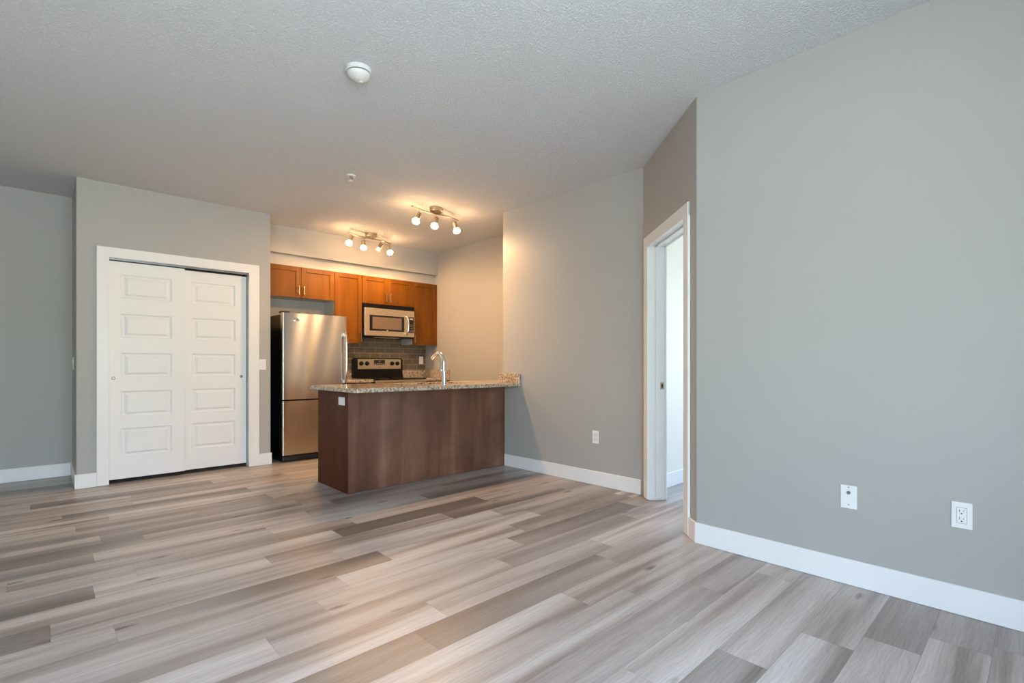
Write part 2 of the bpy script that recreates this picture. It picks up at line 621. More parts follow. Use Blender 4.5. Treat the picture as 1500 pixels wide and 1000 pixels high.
# ---- closet casing, jamb, track
bm = NB()
bx(bm, 0.371, 0.459, YC - 0.017, YC, 0.002, 2.168, bev=0.003)
bx(bm, 1.630, 1.731, YC - 0.017, YC, 0.002, 2.168, bev=0.003)
bx(bm, 0.371, 1.731, YC - 0.0175, YC, 2.076, 2.1685, bev=0.003)
bx(bm, OX0 - 0.012, OX0 + 0.008, YC, YC + 0.11, 0.002, OZ)
bx(bm, OX1 - 0.008, OX1 + 0.012, YC, YC + 0.11, 0.002, OZ)
bx(bm, OX0 - 0.012, OX1 + 0.012, YC, YC + 0.11, OZ, OZ + 0.012)
struct('trim_1', bm, TRIM)
bm = NB()
bx(bm, OX0 + 0.008, OX1 - 0.008, YC + 0.006, YC + 0.010, 2.058, OZ)
bx(bm, OX0 + 0.008, OX1 - 0.008, YC + 0.010, YC + 0.085, OZ - 0.006, OZ - 0.001)
bx(bm, 1.040, 1.060, YC + 0.004, YC + 0.008, 2.058, 2.070)
o = struct('trim_2', bm, GREYM)


def panel_door(name, x0, x1, y0, y1, z0, z1, panels):
    """Moulded sliding door: slab with five raised panels on its face at y0."""
    bm = NB()
    bx(bm, x0, x1, y0 + 0.013, y1, z0, z1)
    cuts = sorted(panels)
    px0, px1 = panels[0][0], panels[0][1]
    # face frame in strips around the panel recesses
    bx(bm, x0, px0, y0, y0 + 0.013, z0, z1)
    bx(bm, px1, x1, y0, y0 + 0.013, z0, z1)
    zs = sorted([(p[2], p[3]) for p in panels])
    prev = z0
    for a, b_ in zs:
        bx(bm, px0, px1, y0, y0 + 0.013, prev, a)
        prev = b_
    bx(bm, px0, px1, y0, y0 + 0.013, prev, z1)
    for a, b_ in zs:
        # sloped moulding, valley, raised field
        loops = []
        for ins, yy in ((0.0, y0), (0.003, y0 + 0.006), (0.012, y0 + 0.0115), (0.026, y0 + 0.0120), (0.044, y0 + 0.0045), (0.047, y0 + 0.0008)):
            loops.append([bm.verts.new(q) for q in ((px0 + ins, yy, a + ins * .8), (px1 - ins, yy, a + ins * .8), (px1 - ins, yy, b_ - ins * .8), (px0 + ins, yy, b_ - ins * .8))])
        for A, B in zip(loops, loops[1:]):
            for i in range(4):
                bm.faces.new((A[i], A[(i + 1) % 4], B[(i + 1) % 4], B[i]))
        bm.faces.new(loops[-1])
    return struct(name, bm, DOORW)


PZ = [(1.715, 1.931), (1.350, 1.567), (0.982, 1.205), (0.615, 0.850), (0.245, 0.503)]


def finger_pull(door, x, y, z, mat):
    bm = NB()
    M = Matrix.Translation((x, y, z)) @ Matrix.Rotation(math.pi / 2, 4, 'X')
    lathe(bm, [(0.0145, -0.001), (0.0145, 0.003), (0.0125, 0.0045), (0.0105, 0.003), (0.009, 0.0005), (0.0, 0.0003)], 24, M)
    o = obj('finger_pull', bm, mat, door, True)
    return o


d1 = panel_door('door_1', OX0 + 0.010, 1.050, YC + 0.014, YC + 0.046, 0.040, 2.049, [(0.547, 0.942, a, b_) for a, b_ in PZ])
fp = finger_pull(d1, 0.492, YC + 0.014, 0.972, GREYM)
bm = NB()
lathe(bm, [(0.0095, 0.0005), (0.0095, 0.0040), (0.0, 0.0042)], 20, Matrix.Translation((0.492, YC + 0.014, 0.972)) @ Matrix.Rotation(math.pi / 2, 4, 'X'))
obj('cup', bm, PLASTIC, fp)
d2 = panel_door('door_2', 1.022, 1.621, YC + 0.052, YC + 0.084, 0.040, 2.042, [(1.116, 1.512, a, b_) for a, b_ in PZ])
finger_pull(d2, 1.572, YC + 0.052, 0.970, GREYM)

# ---- doorway casing, jamb, stop
bm = NB()
for s0, s1 in ((S0 - 0.072, S0 + 0.006), (S1 - 0.006, S1 + 0.088)):
    bx(bm, s0, s1, -0.017, 0, 0.006, DZ + 0.082, bev=0.003, M=DM)
bx(bm, S0 - 0.072, S1 + 0.088, -0.0175, 0, DZ - 0.006, DZ + 0.0825, bev=0.003, M=DM)
for s0, s1 in ((S0 - 0.072, S0 + 0.006), (S1 - 0.006, S1 + 0.070)):
    bx(bm, s0, s1, 0.13, 0.147, 0.002, DZ + 0.08, bev=0.003, M=DM)
bx(bm, S0 - 0.072, S1 + 0.070, 0.13, 0.1475, DZ - 0.006, DZ + 0.0805, bev=0.003, M=DM)
struct('trim_3', bm, TRIM)
bm = NB()
bx(bm, S0 - 0.015, S0, 0.0, 0.13, 0.001, DZ, M=DM)
bx(bm, S1, S1 + 0.015, 0.0, 0.13, 0.001, DZ, M=DM)
bx(bm, S0 - 0.015, S1 + 0.015, 0.0, 0.13, DZ, DZ + 0.015, M=DM)
bx(bm, S1 - 0.011, S1, 0.052, 0.088, 0.018, DZ, bev=0.002, M=DM)
bx(bm, S0, S0 + 0.011, 0.052, 0.088, 0.018, DZ, bev=0.002, M=DM)
bx(bm, S0, S1, 0.052, 0.088, DZ - 0.011, DZ, bev=0.002, M=DM)
tr4 = struct('trim_4', bm, TRIM)
sp_root = thing('strike_plate', 'small metal strike plate on the white doorway jamb', 'strike plate', tuple(DM @ Vector((S1, 0.108, 0.925))))
bm = NB()
bx(bm, S1 - 0.0022, S1 - 0.0002, 0.094, 0.124, 0.897, 0.954, bev=0.0006, M=DM)
obj('plate', bm, NICKEL, sp_root)
bm = NB()
bx(bm, S1 - 0.0030, S1 - 0.0021, 0.101, 0.115, 0.910, 0.940, M=DM)
obj('latch_hole', bm, SLOT, sp_root)

# ---- windows (behind the camera and in the bedroom)


def window(name, x0, x1, z0, z1, nm):
    y = REAR - T / 2
    bm = NB()
    for a in (x0, x1 - 0.05):
        bx(bm, a, a + 0.05, y - 0.03, y + 0.03, z0, z1)
    for a in (z0, z1 - 0.05):
        bx(bm, x0, x1, y - 0.0301, y + 0.0301, a, a + 0.05)
    for i in range(1, nm):
        xm = x0 + (x1 - x0) * i / nm
        bx(bm, xm - 0.03, xm + 0.03, y - 0.0299, y + 0.0299, z0, z1)
    w = struct(name, bm, TRIM)
    bm = NB()
    bx(bm, x0 + 0.04, x1 - 0.04, y - 0.003, y + 0.003, z0 + 0.04, z1 - 0.04)
    obj('pane', bm, PANE, w)


window('window_1', WX0, WX1, WZ0, WZ1, 3)
bm = NB()
for a in (UY0, UY1 - 0.05):
    bx(bm, XE + 0.03, XE + 0.09, a, a + 0.05, UZ0, UZ1)
for a in (UZ0, UZ1 - 0.05):
    bx(bm, XE + 0.0299, XE + 0.0901, UY0, UY1, a, a + 0.05)
w3 = struct('window_2', bm, TRIM)
bm = NB()
bx(bm, XE + 0.057, XE + 0.063, UY0 + 0.04, UY1 - 0.04, UZ0 + 0.04, UZ1 - 0.04)
obj('pane', bm, PANE, w3)

# ------------------------------------------------------------------ kitchen cabinets


def shaker(bm, x0, x1, y, z0, z1, th=0.02, w=0.058):
    """Door facing -Y, face at y."""
    bx(bm, x0, x0 + w, y, y + th, z0, z1, bev=0.0015)
    bx(bm, x1 - w, x1, y, y + th, z0, z1, bev=0.0015)
    bx(bm, x0 + w, x1 - w, y, y + th, z0, z0 + w, bev=0.0015)
    bx(bm, x0 + w, x1 - w, y, y + th, z1 - w, z1, bev=0.0015)
    bx(bm, x0 + w - 0.002, x1 - w + 0.002, y + 0.009, y + th - 0.002, z0 + w - 0.002, z1 - w + 0.002)


def bar_handle(x, y, z0, z1, parent):
    bm = NB()
    bx(bm, x - 0.005, x + 0.005, y - 0.032, y - 0.023, z0, z1, bev=0.002)
    for z in (z0 + 0.012, z1 - 0.018):
        bx(bm, x - 0.004, x + 0.004, y - 0.025, y, z, z + 0.008)
    return obj('handle', bm, NICKEL, parent)


CT = 2.288   # top of wall cabinets
CY = 6.222   # face of the wall cabinet doors


def wall_cabinet(label, x0, x1, z0, doors, side=True):
    r = thing('wall_cabinet', label, 'kitchen cabinet', (x0, YK, z0), 'wall cabinets along the kitchen back wall')
    bm = NB()
    t = 0.016
    bx(bm, x0 + 0.001, x0 + t, CY + 0.022, YK - 0.001, z0, CT)
    bx(bm, x1 - t, x1 - 0.001, CY + 0.022, YK - 0.001, z0, CT)
    bx(bm, x0 + t, x1 - t, CY + 0.022, YK - 0.001, z0, z0 + t)
    bx(bm, x0 + t, x1 - t, CY + 0.022, YK - 0.001, CT - t, CT)
    bx(bm, x0 + t, x1 - t, YK - 0.012, YK - 0.001, z0 + t, CT - t)
    obj('carcass', bm, MELAMINE, r)
    for a, b_, hx, hz in doors:
        bm = NB()
        shaker(bm, a + 0.0015, b_ - 0.0015, CY, z0 - 0.004, CT)
        d = obj('door', bm, MAPLE, r)
        bar_handle(hx, CY, hz[0], hz[1], d)
    return r


wall_cabinet('honey wood two-door cabinet above the refrigerator', 1.872, 2.745, 1.915,
             [(1.905, 2.325, 2.292, (1.945, 2.055)), (2.325, 2.744, 2.355, (1.945, 2.055))])
wall_cabinet('tall honey wood single-door cabinet between the refrigerator and the microwave', 2.746, 3.124, 1.386,
             [(2.746, 3.124, 3.100, (1.405, 1.530))])
wall_cabinet('short honey wood two-door cabinet above the microwave', 3.126, 3.904, 1.925,
             [(3.126, 3.506, 3.474, (1.950, 2.075)), (3.506, 3.904, 3.538, (1.950, 2.075))])
rc = wall_cabinet('tall honey wood cabinet in the corner right of the microwave', 3.906, XK - 0.002, 1.386,
                  [(3.906, XK - 0.004, 3.928, (1.405, 1.520))])

# tile backsplash on the back wall
bm = NB()
bx(bm, 2.75, XK - 0.001, YK - 0.008, YK, 1.005, 1.50)
tile = struct('trim_5', bm, TILE)

# base run on the back wall
CZ0, CZ1 = 0.872, 0.905


def base_cabinet(label, x0, x1):
    r = thing('base_cabinet', label, 'kitchen cabinet', (x0, YK, 0), 'base cabinets along the kitchen back wall')
    bm = NB()
    bx(bm, x0 + 0.001, x1 - 0.001, 5.94, YK - 0.001, 0.10, CZ0)
    obj('carcass', bm, MELAMINE, r)
    bm = NB()
    bx(bm, x0 + 0.001, x1 - 0.001, 5.99, 6.01, 0.0005, 0.10)
    obj('toe_kick', bm, ESPRESSO, r)
    bm = NB()
    shaker(bm, x0 + 0.004, x1 - 0.004, 5.918, 0.105, 0.70)
    d = obj('door', bm, MAPLE, r)
    bar_handle(x1 - 0.03, 5.918, 0.56, 0.68, d)
    bm = NB()
    bx(bm, x0 + 0.004, x1 - 0.004, 5.918, 5.938, 0.705, 0.862, bev=0.0015)
    d = obj('drawer', bm, MAPLE, r)
    bm = NB()
    xc = (x0 + x1) / 2
    bx(bm, xc - 0.06, xc + 0.06, 5.886, 5.895, 0.778, 0.788, bev=0.002)
    for q in (-0.045, 0.045):
        bx(bm, xc + q - 0.004, xc + q + 0.004, 5.893, 5.918, 0.779, 0.787)
    obj('handle', bm, NICKEL, d)


base_cabinet('honey wood base cabinet between the refrigerator and the range', 2.745, 3.116)
base_cabinet('honey wood base cabinet in the corner right of the range', 3.906, XK - 0.002)


def back_counter(label, x0, x1, side):
    r = thing('countertop', label, 'countertop', (x0, YK, CZ0))
    bm = NB()
    bx(bm, x0, x1, 5.89, YK - 0.009, CZ0, CZ1, bev=0.003, seg=2)
    obj('slab', bm, GRANITE, r)
    bm = NB()
    bx(bm, x0, x1 - 0.002, YK - 0.030, YK - 0.0085, CZ1, CZ1 + 0.105, bev=0.002)
    obj('backsplash', bm, GRANITE, r)
    if side:
        bm = NB()
        bx(bm, x1 - 0.022, x1, 5.89, YK - 0.031, CZ1, CZ1 + 0.115, bev=0.002)
        obj('side_splash', bm, GRANITE, r)


back_counter('short granite countertop left of the black range', 2.747, 3.118, False)
back_counter('granite corner countertop with raised side splash right of the range', 3.904, XK - 0.003, True)

# ------------------------------------------------------------------ peninsula
PX0, PY0, PY1 = 1.893, 4.025, 4.650
r = thing('kitchen_peninsula', 'dark stained wood peninsula base joined to the grey wall', 'kitchen peninsula', (PX0, PY0, 0))
bm = NB()
bx(bm, PX0 + 0.02, XB - 0.004, PY0 + 0.02, PY1 - 0.02, 0.10, 0.70)
bx(bm, PX0 + 0.02, XB - 0.004, PY0 + 0.02, PY0 + 0.06, 0.70, 0.868)
bx(bm, PX0 + 0.02, XB - 0.004, PY1 - 0.06, PY1 - 0.02, 0.70, 0.868)
bx(bm, PX0 + 0.02, XB - 0.004, PY0 + 0.02, PY1 - 0.08, 0.001, 0.10)
bx(bm, XB - 0.004, XK - 0.002, YB1 + 0.004, PY1 - 0.02, 0.001, 0.868)
obj('carcass', bm, MELAMINE, r)
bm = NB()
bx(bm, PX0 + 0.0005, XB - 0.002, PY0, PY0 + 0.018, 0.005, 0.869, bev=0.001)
obj('front_panel', bm, FRONT_GLARE, r)
bm = NB()
bx(bm, PX0, PX0 + 0.018, PY0 + 0.0005, PY1, 0.002, 0.869, bev=0.001)
obj('end_panel', bm, ESPRESSO, r)
xs = [PX0 + 0.02, 2.50, 2.93, 3.36, 3.80]
for a, b_ in zip(xs, xs[1:]):
    bm = NB()
    shaker(bm, a + 0.002, b_ - 0.002, PY1 - 0.0195, 0.105, 0.862)
    d = obj('door', bm, MAPLE, r)
    bmesh_y = 2 * (PY1 - 0.0195) + 0.02
    for vtx in d.data.vertices:                       # these doors face the kitchen side
        vtx.co.y = bmesh_y - 2 * PY0 - vtx.co.y
    d.data.flip_normals()

# granite top with an undermount sink cut-out
r = thing('countertop', 'large granite breakfast bar countertop on the dark wood peninsula', 'countertop', (1.835, 3.776, CZ0 - 0.003))
TX0, TX1, TY0, TY1 = 1.835, XB - 0.002, 3.776, 4.690
SX0, SX1, SY0, SY1 = 2.62, 3.30, 4.13, 4.55


def flat_slab(bm, z0, z1):
    """Outline with a notch at the wall corner and a rectangular sink hole, as a grid of quads."""
    rc = 0.035
    xs_ = [TX0, TX0 + rc, SX0, SX1, TX1, XK - 0.003]
    ys_ = [TY0, TY0 + rc, YB1 + 0.003, SY0, SY1, TY1]
    vmap = {}

    def V(i, j, z):
        if (i, j, z) not in vmap:
            vmap[(i, j, z)] = bm.verts.new((xs_[i], ys_[j], z))
        return vmap[(i, j, z)]
    cells = set()
    for i in range(5):
        for j in range(5):
            if i == 2 and j == 3:
                continue
            if i == 4 and j < 2:
                continue
            if i == 0 and j == 0:
                continue
            cells.add((i, j))
    for i, j in cells:
        for z in (z0, z1):
            bm.faces.new((V(i, j, z), V(i + 1, j, z), V(i + 1, j + 1, z), V(i, j + 1, z)))
        for (di, dj), (a, b_) in {(-1, 0): ((0, 0), (0, 1)), (1, 0): ((1, 0), (1, 1)), (0, -1): ((0, 0), (1, 0)), (0, 1): ((0, 1), (1, 1))}.items():
            if (i + di, j + dj) not in cells and (i + di, j + dj) != (0, 0):
                bm.faces.new((V(i + a[0], j + a[1], z0), V(i + b_[0], j + b_[1], z0), V(i + b_[0], j + b_[1], z1), V(i + a[0], j + a[1], z1)))
    # rounded outer corner
    cx, cy, N = TX0 + rc, TY0 + rc, 6
    arc = [(cx - rc * math.cos(k / N * math.pi / 2), cy - rc * math.sin(k / N * math.pi / 2)) for k in range(N + 1)]
    ring = {}
    for z in (z0, z1):
        vs = [V(0, 1, z)] + [bm.verts.new((x, y, z)) for x, y in arc[1:-1]] + [V(1, 0, z)]
        ring[z] = vs
        bm.faces.new([V(1, 1, z)] + vs)
    for k in range(N):
        bm.faces.new((ring[z0][k], ring[z0][k + 1], ring[z1][k + 1], ring[z1][k]))


bm = NB()
flat_slab(bm, 0.869, CZ1)
bmesh.ops.remove_doubles(bm, verts=bm.verts, dist=1e-5)
bmesh.ops.recalc_face_normals(bm, faces=bm.faces)
es = [e for e in bm.edges if len(e.link_faces) == 2 and e.calc_face_angle(0) > 1.2 and abs(e.verts[0].co.z - e.verts[1].co.z) < 1e-4]
bmesh.ops.bevel(bm, geom=es, offset=0.003, segments=2, affect='EDGES', profile=0.5)
obj('slab', bm, GRANITE, r)
bm = NB()
bx(bm, XB - 0.022, XB - 0.001, 3.778, YB1 + 0.05, CZ1 + 0.0003, CZ1 + 0.098, bev=0.002)
obj('side_splash', bm, GRANITE, r)

# sink bowl
r = thing('kitchen_sink', 'undermount steel sink set in the granite peninsula top', 'sink', ((SX0 + SX1) / 2, (SY0 + SY1) / 2, 0.70))
bm = NB()
sw = 0.004
bx(bm, SX0 - sw, SX0, SY0, SY1, 0.705, 0.868)
bx(bm, SX1, SX1 + sw, SY0, SY1, 0.705, 0.868)
bx(bm, SX0, SX1, SY0 - sw, SY0, 0.705, 0.868)
bx(bm, SX0, SX1, SY1, SY1 + sw, 0.705, 0.868)
bx(bm, SX0, SX1, SY0, SY1, 0.701, 0.705)
obj('bowl', bm, STEEL2, r)
bm = NB()
lathe(bm, [(0.0, 0.7052), (0.04, 0.7052), (0.045, 0.708), (0.03, 0.7065), (0.0, 0.7062)], 24, Matrix.Translation(((SX0 + SX1) / 2, (SY0 + SY1) / 2, 0)))
obj('drain', bm, CHROME, r, True)

# faucet
FX, FY = 2.890, 4.035
r = thing('kitchen_faucet', 'tall curved chrome kitchen faucet on the granite peninsula top', 'faucet', (FX, FY, CZ1))
bm = NB()
lathe(bm, [(0.030, CZ1 + 0.0002), (0.030, CZ1 + 0.008), (0.026, CZ1 + 0.016), (0.0, CZ1 + 0.018)], 28, Matrix.Translation((FX, FY, 0)))
obj('base_ring', bm, CHROME, r, True)
sp_ = smooth_path([(0, 0, CZ1 + 0.010, .025), (0, 0, 0.965, .022), (0.002, 0.005, 1.020, .026), (0.0, 0.010, 1.050, .026), (0, 0.006, 1.085, .023), (0, 0.006, 1.130, .0205),
                   (0, 0.022, 1.172, .0195), (0, 0.060, 1.203, .0185), (0, 0.105, 1.210, .0185), (0, 0.150, 1.195, .0190), (0, 0.190, 1.170, .0190), (0, 0.205, 1.158, .0165)])
bm = NB()
tube(bm, [(FX + p[0], FY + p[1], p[2]) for p in sp_], [p[3] for p in sp_], 16)
obj('spout', bm, CHROME, r, True)
hp = smooth_path([(0.0, 0.010, 1.030, .017), (-0.022, 0.020, 1.045, .016), (-0.030, 0.030, 1.075, .010), (-0.034, 0.045, 1.105, .007), (-0.036, 0.052, 1.125, .0055)])
bm = NB()
tube(bm, [(FX + p[0], FY + p[1], p[2]) for p in hp], [p[3] for p in hp], 12)
obj('lever', bm, CHROME, r, True)

# ------------------------------------------------------------------ refrigerator
FX0, FX1 = 1.962, 2.716
r = thing('refrigerator', 'stainless bottom-freezer refrigerator with black sides', 'refrigerator', (FX0, 5.86, 0))
bm = NB()
bx(bm, FX0 + 0.004, FX1 - 0.004, 5.868, 6.48, 0.075, 1.662, bev=0.006, seg=2)
bx(bm, FX0 + 0.02, FX1 - 0.02, 5.90, 6.46, 0.001, 0.075)
obj('cabinet_body', bm, BLACK, r)
bm = NB()
bx(bm, FX0 + 0.006, FX1 - 0.006, 5.815, 5.90, 0.012, 0.070, bev=0.008, seg=2)
obj('kick_plate', bm, BLACKM, r)


def fridge_door(name, z0, z1, bulge=0.003):
    bm = NB()
    NX, NZ = 28, 2
    prof = []
    w = FX1 - FX0
    rr = 0.016
    for i in range(9):
        a = i / 8 * math.pi / 2
        prof.append((FX0 + rr - rr * math.cos(a), rr - rr * math.sin(a)))
    for i in range(1, NX):
        prof.append((FX0 + rr + (w - 2 * rr) * i / NX, 0.0))
    for i in range(9):
        a = i / 8 * math.pi / 2
        prof.append((FX1 - rr + rr * math.sin(a), rr - rr * math.cos(a)))
    yf = 5.800
    front = []
    for x, d in prof:
        q = (x - FX0) / w * 2 - 1
        front.append((x, yf + d + bulge * q * q))
    ring = front + [(FX1, 5.862), (FX0, 5.862)]
    lo = [bm.verts.new((x, y, z0)) for x, y in ring]
    hi = [bm.verts.new((x, y, z1)) for x, y in ring]
    n = len(ring)
    for i in range(n):
        bm.faces.new((lo[i], lo[(i + 1) % n], hi[(i + 1) % n], hi[i]))
    bm.faces.new(lo)
    bm.faces.new(hi)
    return obj(name, bm, STEEL, r, True)


fd = fridge_door('door', 0.704, 1.678)
dr = fridge_door('freezer_drawer', 0.080, 0.688)
bm = NB()
hpts = smooth_path([(2.684, 5.806, 1.470), (2.684, 5.770, 1.452), (2.684, 5.752, 1.400), (2.684, 5.746, 1.180), (2.684, 5.752, 0.960), (2.684, 5.770, 0.905), (2.684, 5.806, 0.885)])
tube(bm, hpts, 0.0125, 14, 1.2)
obj('handle', bm, CHROME, fd, True)
for z in (1.430, 0.868):
    bm = NB()
    bx(bm, 2.672, 2.698, 5.768, 5.809, z, z + 0.056, bev=0.004)
    obj('handle_mount', bm, GREYM, fd)
bm = NB()
M = Matrix.Translation((2.112, 5.8022, 1.606)) @ Matrix.Rotation(math.pi / 2, 4, 'X') @ Matrix.Diagonal((1.0, 0.52, 1, 1))
lathe(bm, [(0.044, 0.0), (0.044, 0.003), (0.041, 0.0045), (0.038, 0.003), (0.0, 0.003)], 36, M)
bdg = obj('badge', bm, CHROME, fd, True)
bm = NB()
swp = smooth_path([(2.086, 5.7990, 1.600), (2.100, 5.7990, 1.617), (2.128, 5.7990, 1.618), (2.136, 5.7990, 1.607), (2.118, 5.8035, 1.597), (2.094, 5.8035, 1.598)])
tube(bm, swp, 0.0018, 6)
bx(bm, 2.088, 2.136, 5.7982, 5.8000, 1.6040, 1.6075)
obj('emblem', bm, GREYM, bdg)
bm = NB()
bx(bm, FX0 + 0.006, FX0 + 0.085, 5.815, 5.93, 1.6785, 1.699, bev=0.004)
obj('hinge_cover', bm, BLACKM, r)

# ------------------------------------------------------------------ microwave
r = thing('microwave', 'stainless over-the-range microwave hung under the short cabinet', 'microwave', (3.128, YK, 1.452))
MX0, MX1 = 3.130, 3.902
bm = NB()
bx(bm, MX0, MX1, 6.205, YK - 0.010, 1.468, 1.919, bev=0.003)
bx(bm, MX0, MX1, 6.180, 6.206, 1.862, 1.916, bev=0.002)
for i in range(30):
    x = MX0 + 0.03 + i * (MX1 - MX0 - 0.06) / 30
    bx(bm, x, x + 0.017, 6.176, 6.181, 1.874, 1.905)
obj('body', bm, BLACK, r)
bm = NB()
bx(bm, MX0 + 0.005, MX1 - 0.003, 6.170, 6.203, 1.484, 1.857, bev=0.004, seg=2)
md = obj('front_panel', bm, STEEL2, r)
bm = NB()
bx(bm, 3.205, 3.735, 6.1675, 6.171, 1.553, 1.763, bev=0.001)
wf = obj('window_frame', bm, GLASSB, md)
bm = NB()
bx(bm, 3.246, 3.690, 6.1655, 6.168, 1.577, 1.740)
obj('window_glass', bm, MWGLASS, r)
bm = NB()
bx(bm, 3.452, 3.482, 6.1665, 6.168, 1.560, 1.568)
obj('maker_mark', bm, MARK, r)
bm = NB()
tube(bm, smooth_path([(3.766, 6.172, 1.775), (3.766, 6.140, 1.755), (3.772, 6.126, 1.700), (3.774, 6.122, 1.648), (3.772, 6.126, 1.590), (3.766, 6.140, 1.540), (3.766, 6.172, 1.520)]), 0.0125, 12)
obj('handle', bm, CHROME, r, True)
bm = NB()
bx(bm, 3.806, 3.888, 6.1675, 6.171, 1.543, 1.768, bev=0.001)
kp = obj('control_panel', bm, GLASSB, r)
bm = NB()
bx(bm, 3.822, 3.872, 6.1662, 6.168, 1.733, 1.750)
obj('display', bm, MARK, kp)
bm = NB()
for i in range(3):
    for j in range(6):
        if j in (0, 1):
            continue
        bx(bm, 3.818 + i * 0.022, 3.832 + i * 0.022, 6.1664, 6.168, 1.700 - j * 0.024, 1.710 - j * 0.024)
bx(bm, 3.820, 3.838, 6.1662, 6.168, 1.556, 1.574)
bx(bm, 3.856, 3.874, 6.1662, 6.168, 1.556, 1.574)
obj('keypad', bm, GREYM, kp)
bm = NB()
bx(bm, 3.285, 3.665, 6.196, 6.30, 1.4605, 1.469)
obj('underside_filter', bm, GREYM, r)

# ------------------------------------------------------------------ range
RX0, RX1 = 3.122, 3.900
r = thing('kitchen_range', 'black and stainless electric range against the tiled back wall', 'range', (RX0, 5.90, 0))
bm = NB()
bx(bm, RX0, RX1, 5.90, 6.52, 0.03, 0.895)
for x in (RX0 + 0.04, RX1 - 0.08):
    for y in (5.95, 6.44):
        bx(bm, x, x + 0.04, y, y + 0.04, 0.0005, 0.03)
obj('body', bm, BLACK, r)
bm = NB()
bx(bm, RX0, RX1, 5.865, 6.440, 0.8955, 0.915, bev=0.004, seg=2)
ck = obj('cooktop', bm, GLASSB, r)
for x, y, q in ((3.30, 6.02, .10), (3.71, 6.02, .08), (3.30, 6.29, .075), (3.71, 6.29, .10)):
    bm = NB()
    lathe(bm, [(q, 0.9151), (q, 0.9154), (q - 0.006, 0.9155), (q - 0.006, 0.9151)], 40, Matrix.Translation((x, y, 0)))
    obj('burner_ring', bm, GREYM, ck)
bm = NB()
bx(bm, RX0 + 0.004, RX1 - 0.004, 5.862, 5.899, 0.245, 0.858, bev=0.004)
od = obj('oven_door', bm, BLACK, r)
bm = NB()
bx(bm, RX0 + 0.004, RX1 - 0.004, 5.858, 5.899, 0.860, 0.893, bev=0.002)
obj('front_trim', bm, STEEL2, r)
bm = NB()
bx(bm, RX0 + 0.14, RX1 - 0.14, 5.859, 5.863, 0.36, 0.70)
obj('oven_window', bm, GLASSB, od)
bm = NB()
tube(bm, [(RX0 + 0.06, 5.815, 0.79), (RX1 - 0.06, 5.815, 0.79)], 0.012, 12)
for x in (RX0 + 0.08, RX1 - 0.10):
    bx(bm, x, x + 0.02, 5.815, 5.863, 0.78, 0.80)
obj('oven_handle', bm, CHROME, od)
bm = NB()
bx(bm, RX0 + 0.004, RX1 - 0.004, 5.868, 5.899, 0.05, 0.235, bev=0.004)
obj('storage_drawer', bm, BLACK, r)
bm = NB()
# slightly sloped console with rounded shoulders
x0, x1 = RX0 - 0.002, RX1 - 0.018
pts = [(x0, 0.9155), (x1, 0.9155), (x1, 1.165), (x1 - 0.02, 1.188), (x0 + 0.02, 1.188), (x0, 1.165)]
fr = [bm.verts.new((x, 6.455 + (z - 0.9) * 0.04, z)) for x, z in pts]
bk = [bm.verts.new((x, 6.527, z)) for x, z in pts]
bm.faces.new(fr)
bm.faces.new(bk)
for i in range(6):
    bm.faces.new((fr[i], fr[(i + 1) % 6], bk[(i + 1) % 6], bk[i]))
con = obj('backguard', bm, BLACK, r)
bm = NB()
bx(bm, 3.176, 3.848, 6.452, 6.468, 1.034, 1.174, bev=0.002)
cp = obj('control_panel', bm, STEEL2, r)
for x in (3.226, 3.312, 3.703, 3.788):
    bm = NB()
    M = Matrix.Translation((x, 6.452, 1.112)) @ Matrix.Rotation(math.pi / 2, 4, 'X')
    lathe(bm, [(0.030, 0.0), (0.030, 0.006), (0.024, 0.012), (0.021, 0.032), (0.018, 0.035), (0.0, 0.035)], 24, M)
    bx(bm, x - 0.004, x + 0.004, 6.412, 6.420, 1.092, 1.132)
    obj('knob', bm, BLACKM, cp, True)
bm = NB()
bx(bm, 3.417, 3.589, 6.449, 6.453, 1.096, 1.162)
dp = obj('clock_panel', bm, DISPLAY, cp)
bm = NB()
# seven-segment style clock digits, two buttons either side
for dx, segs in ((3.480, 'bc'), (3.494, 'abged'), (3.510, 'abcdef')):
    w, h, z = 0.008, 0.009, 1.132
    S_ = {'a': (dx, dx + w, z + 2 * h, z + 2 * h + .0015), 'g': (dx, dx + w, z + h, z + h + .0015), 'd': (dx, dx + w, z, z + .0015),
          'b': (dx + w - .0015, dx + w, z + h, z + 2 * h), 'c': (dx + w - .0015, dx + w, z, z + h), 'f': (dx, dx + .0015, z + h, z + 2 * h), 'e': (dx, dx + .0015, z, z + h)}
    for sg in segs:
        a, b_, c_, d_ = S_[sg]
        bx(bm, a, b_, 6.4480, 6.4492, c_, d_)
for i in range(5):
    bx(bm, 3.428 + i * 0.032, 3.446 + i * 0.032, 6.4482, 6.4492, 1.104, 1.112)
obj('clock_digits', bm, MARK, dp)
bm = NB()
bx(bm, 3.485, 3.525, 6.4505, 6.4525, 1.055, 1.061)
obj('maker_mark', bm, DARKMARK, cp)

# ------------------------------------------------------------------ plates on the walls


def plate(bm, M, w, h, t=0.006):
    bx(bm, -w / 2, w / 2, -h / 2, h / 2, 0.0003, t, bev=0.0022, seg=2, M=M)


def face_M(x, y, z, nx, ny):
    """Local x across, local y up, local z out of the wall along (nx, ny)."""
    n_ = Vector((nx, ny, 0)).normalized()
    a = Vector((-n_.y, n_.x, 0))
    return Matrix(((a.x, 0, n_.x, x), (a.y, 0, n_.y, y), (0, 1, 0, z), (0, 0, 0, 1)))


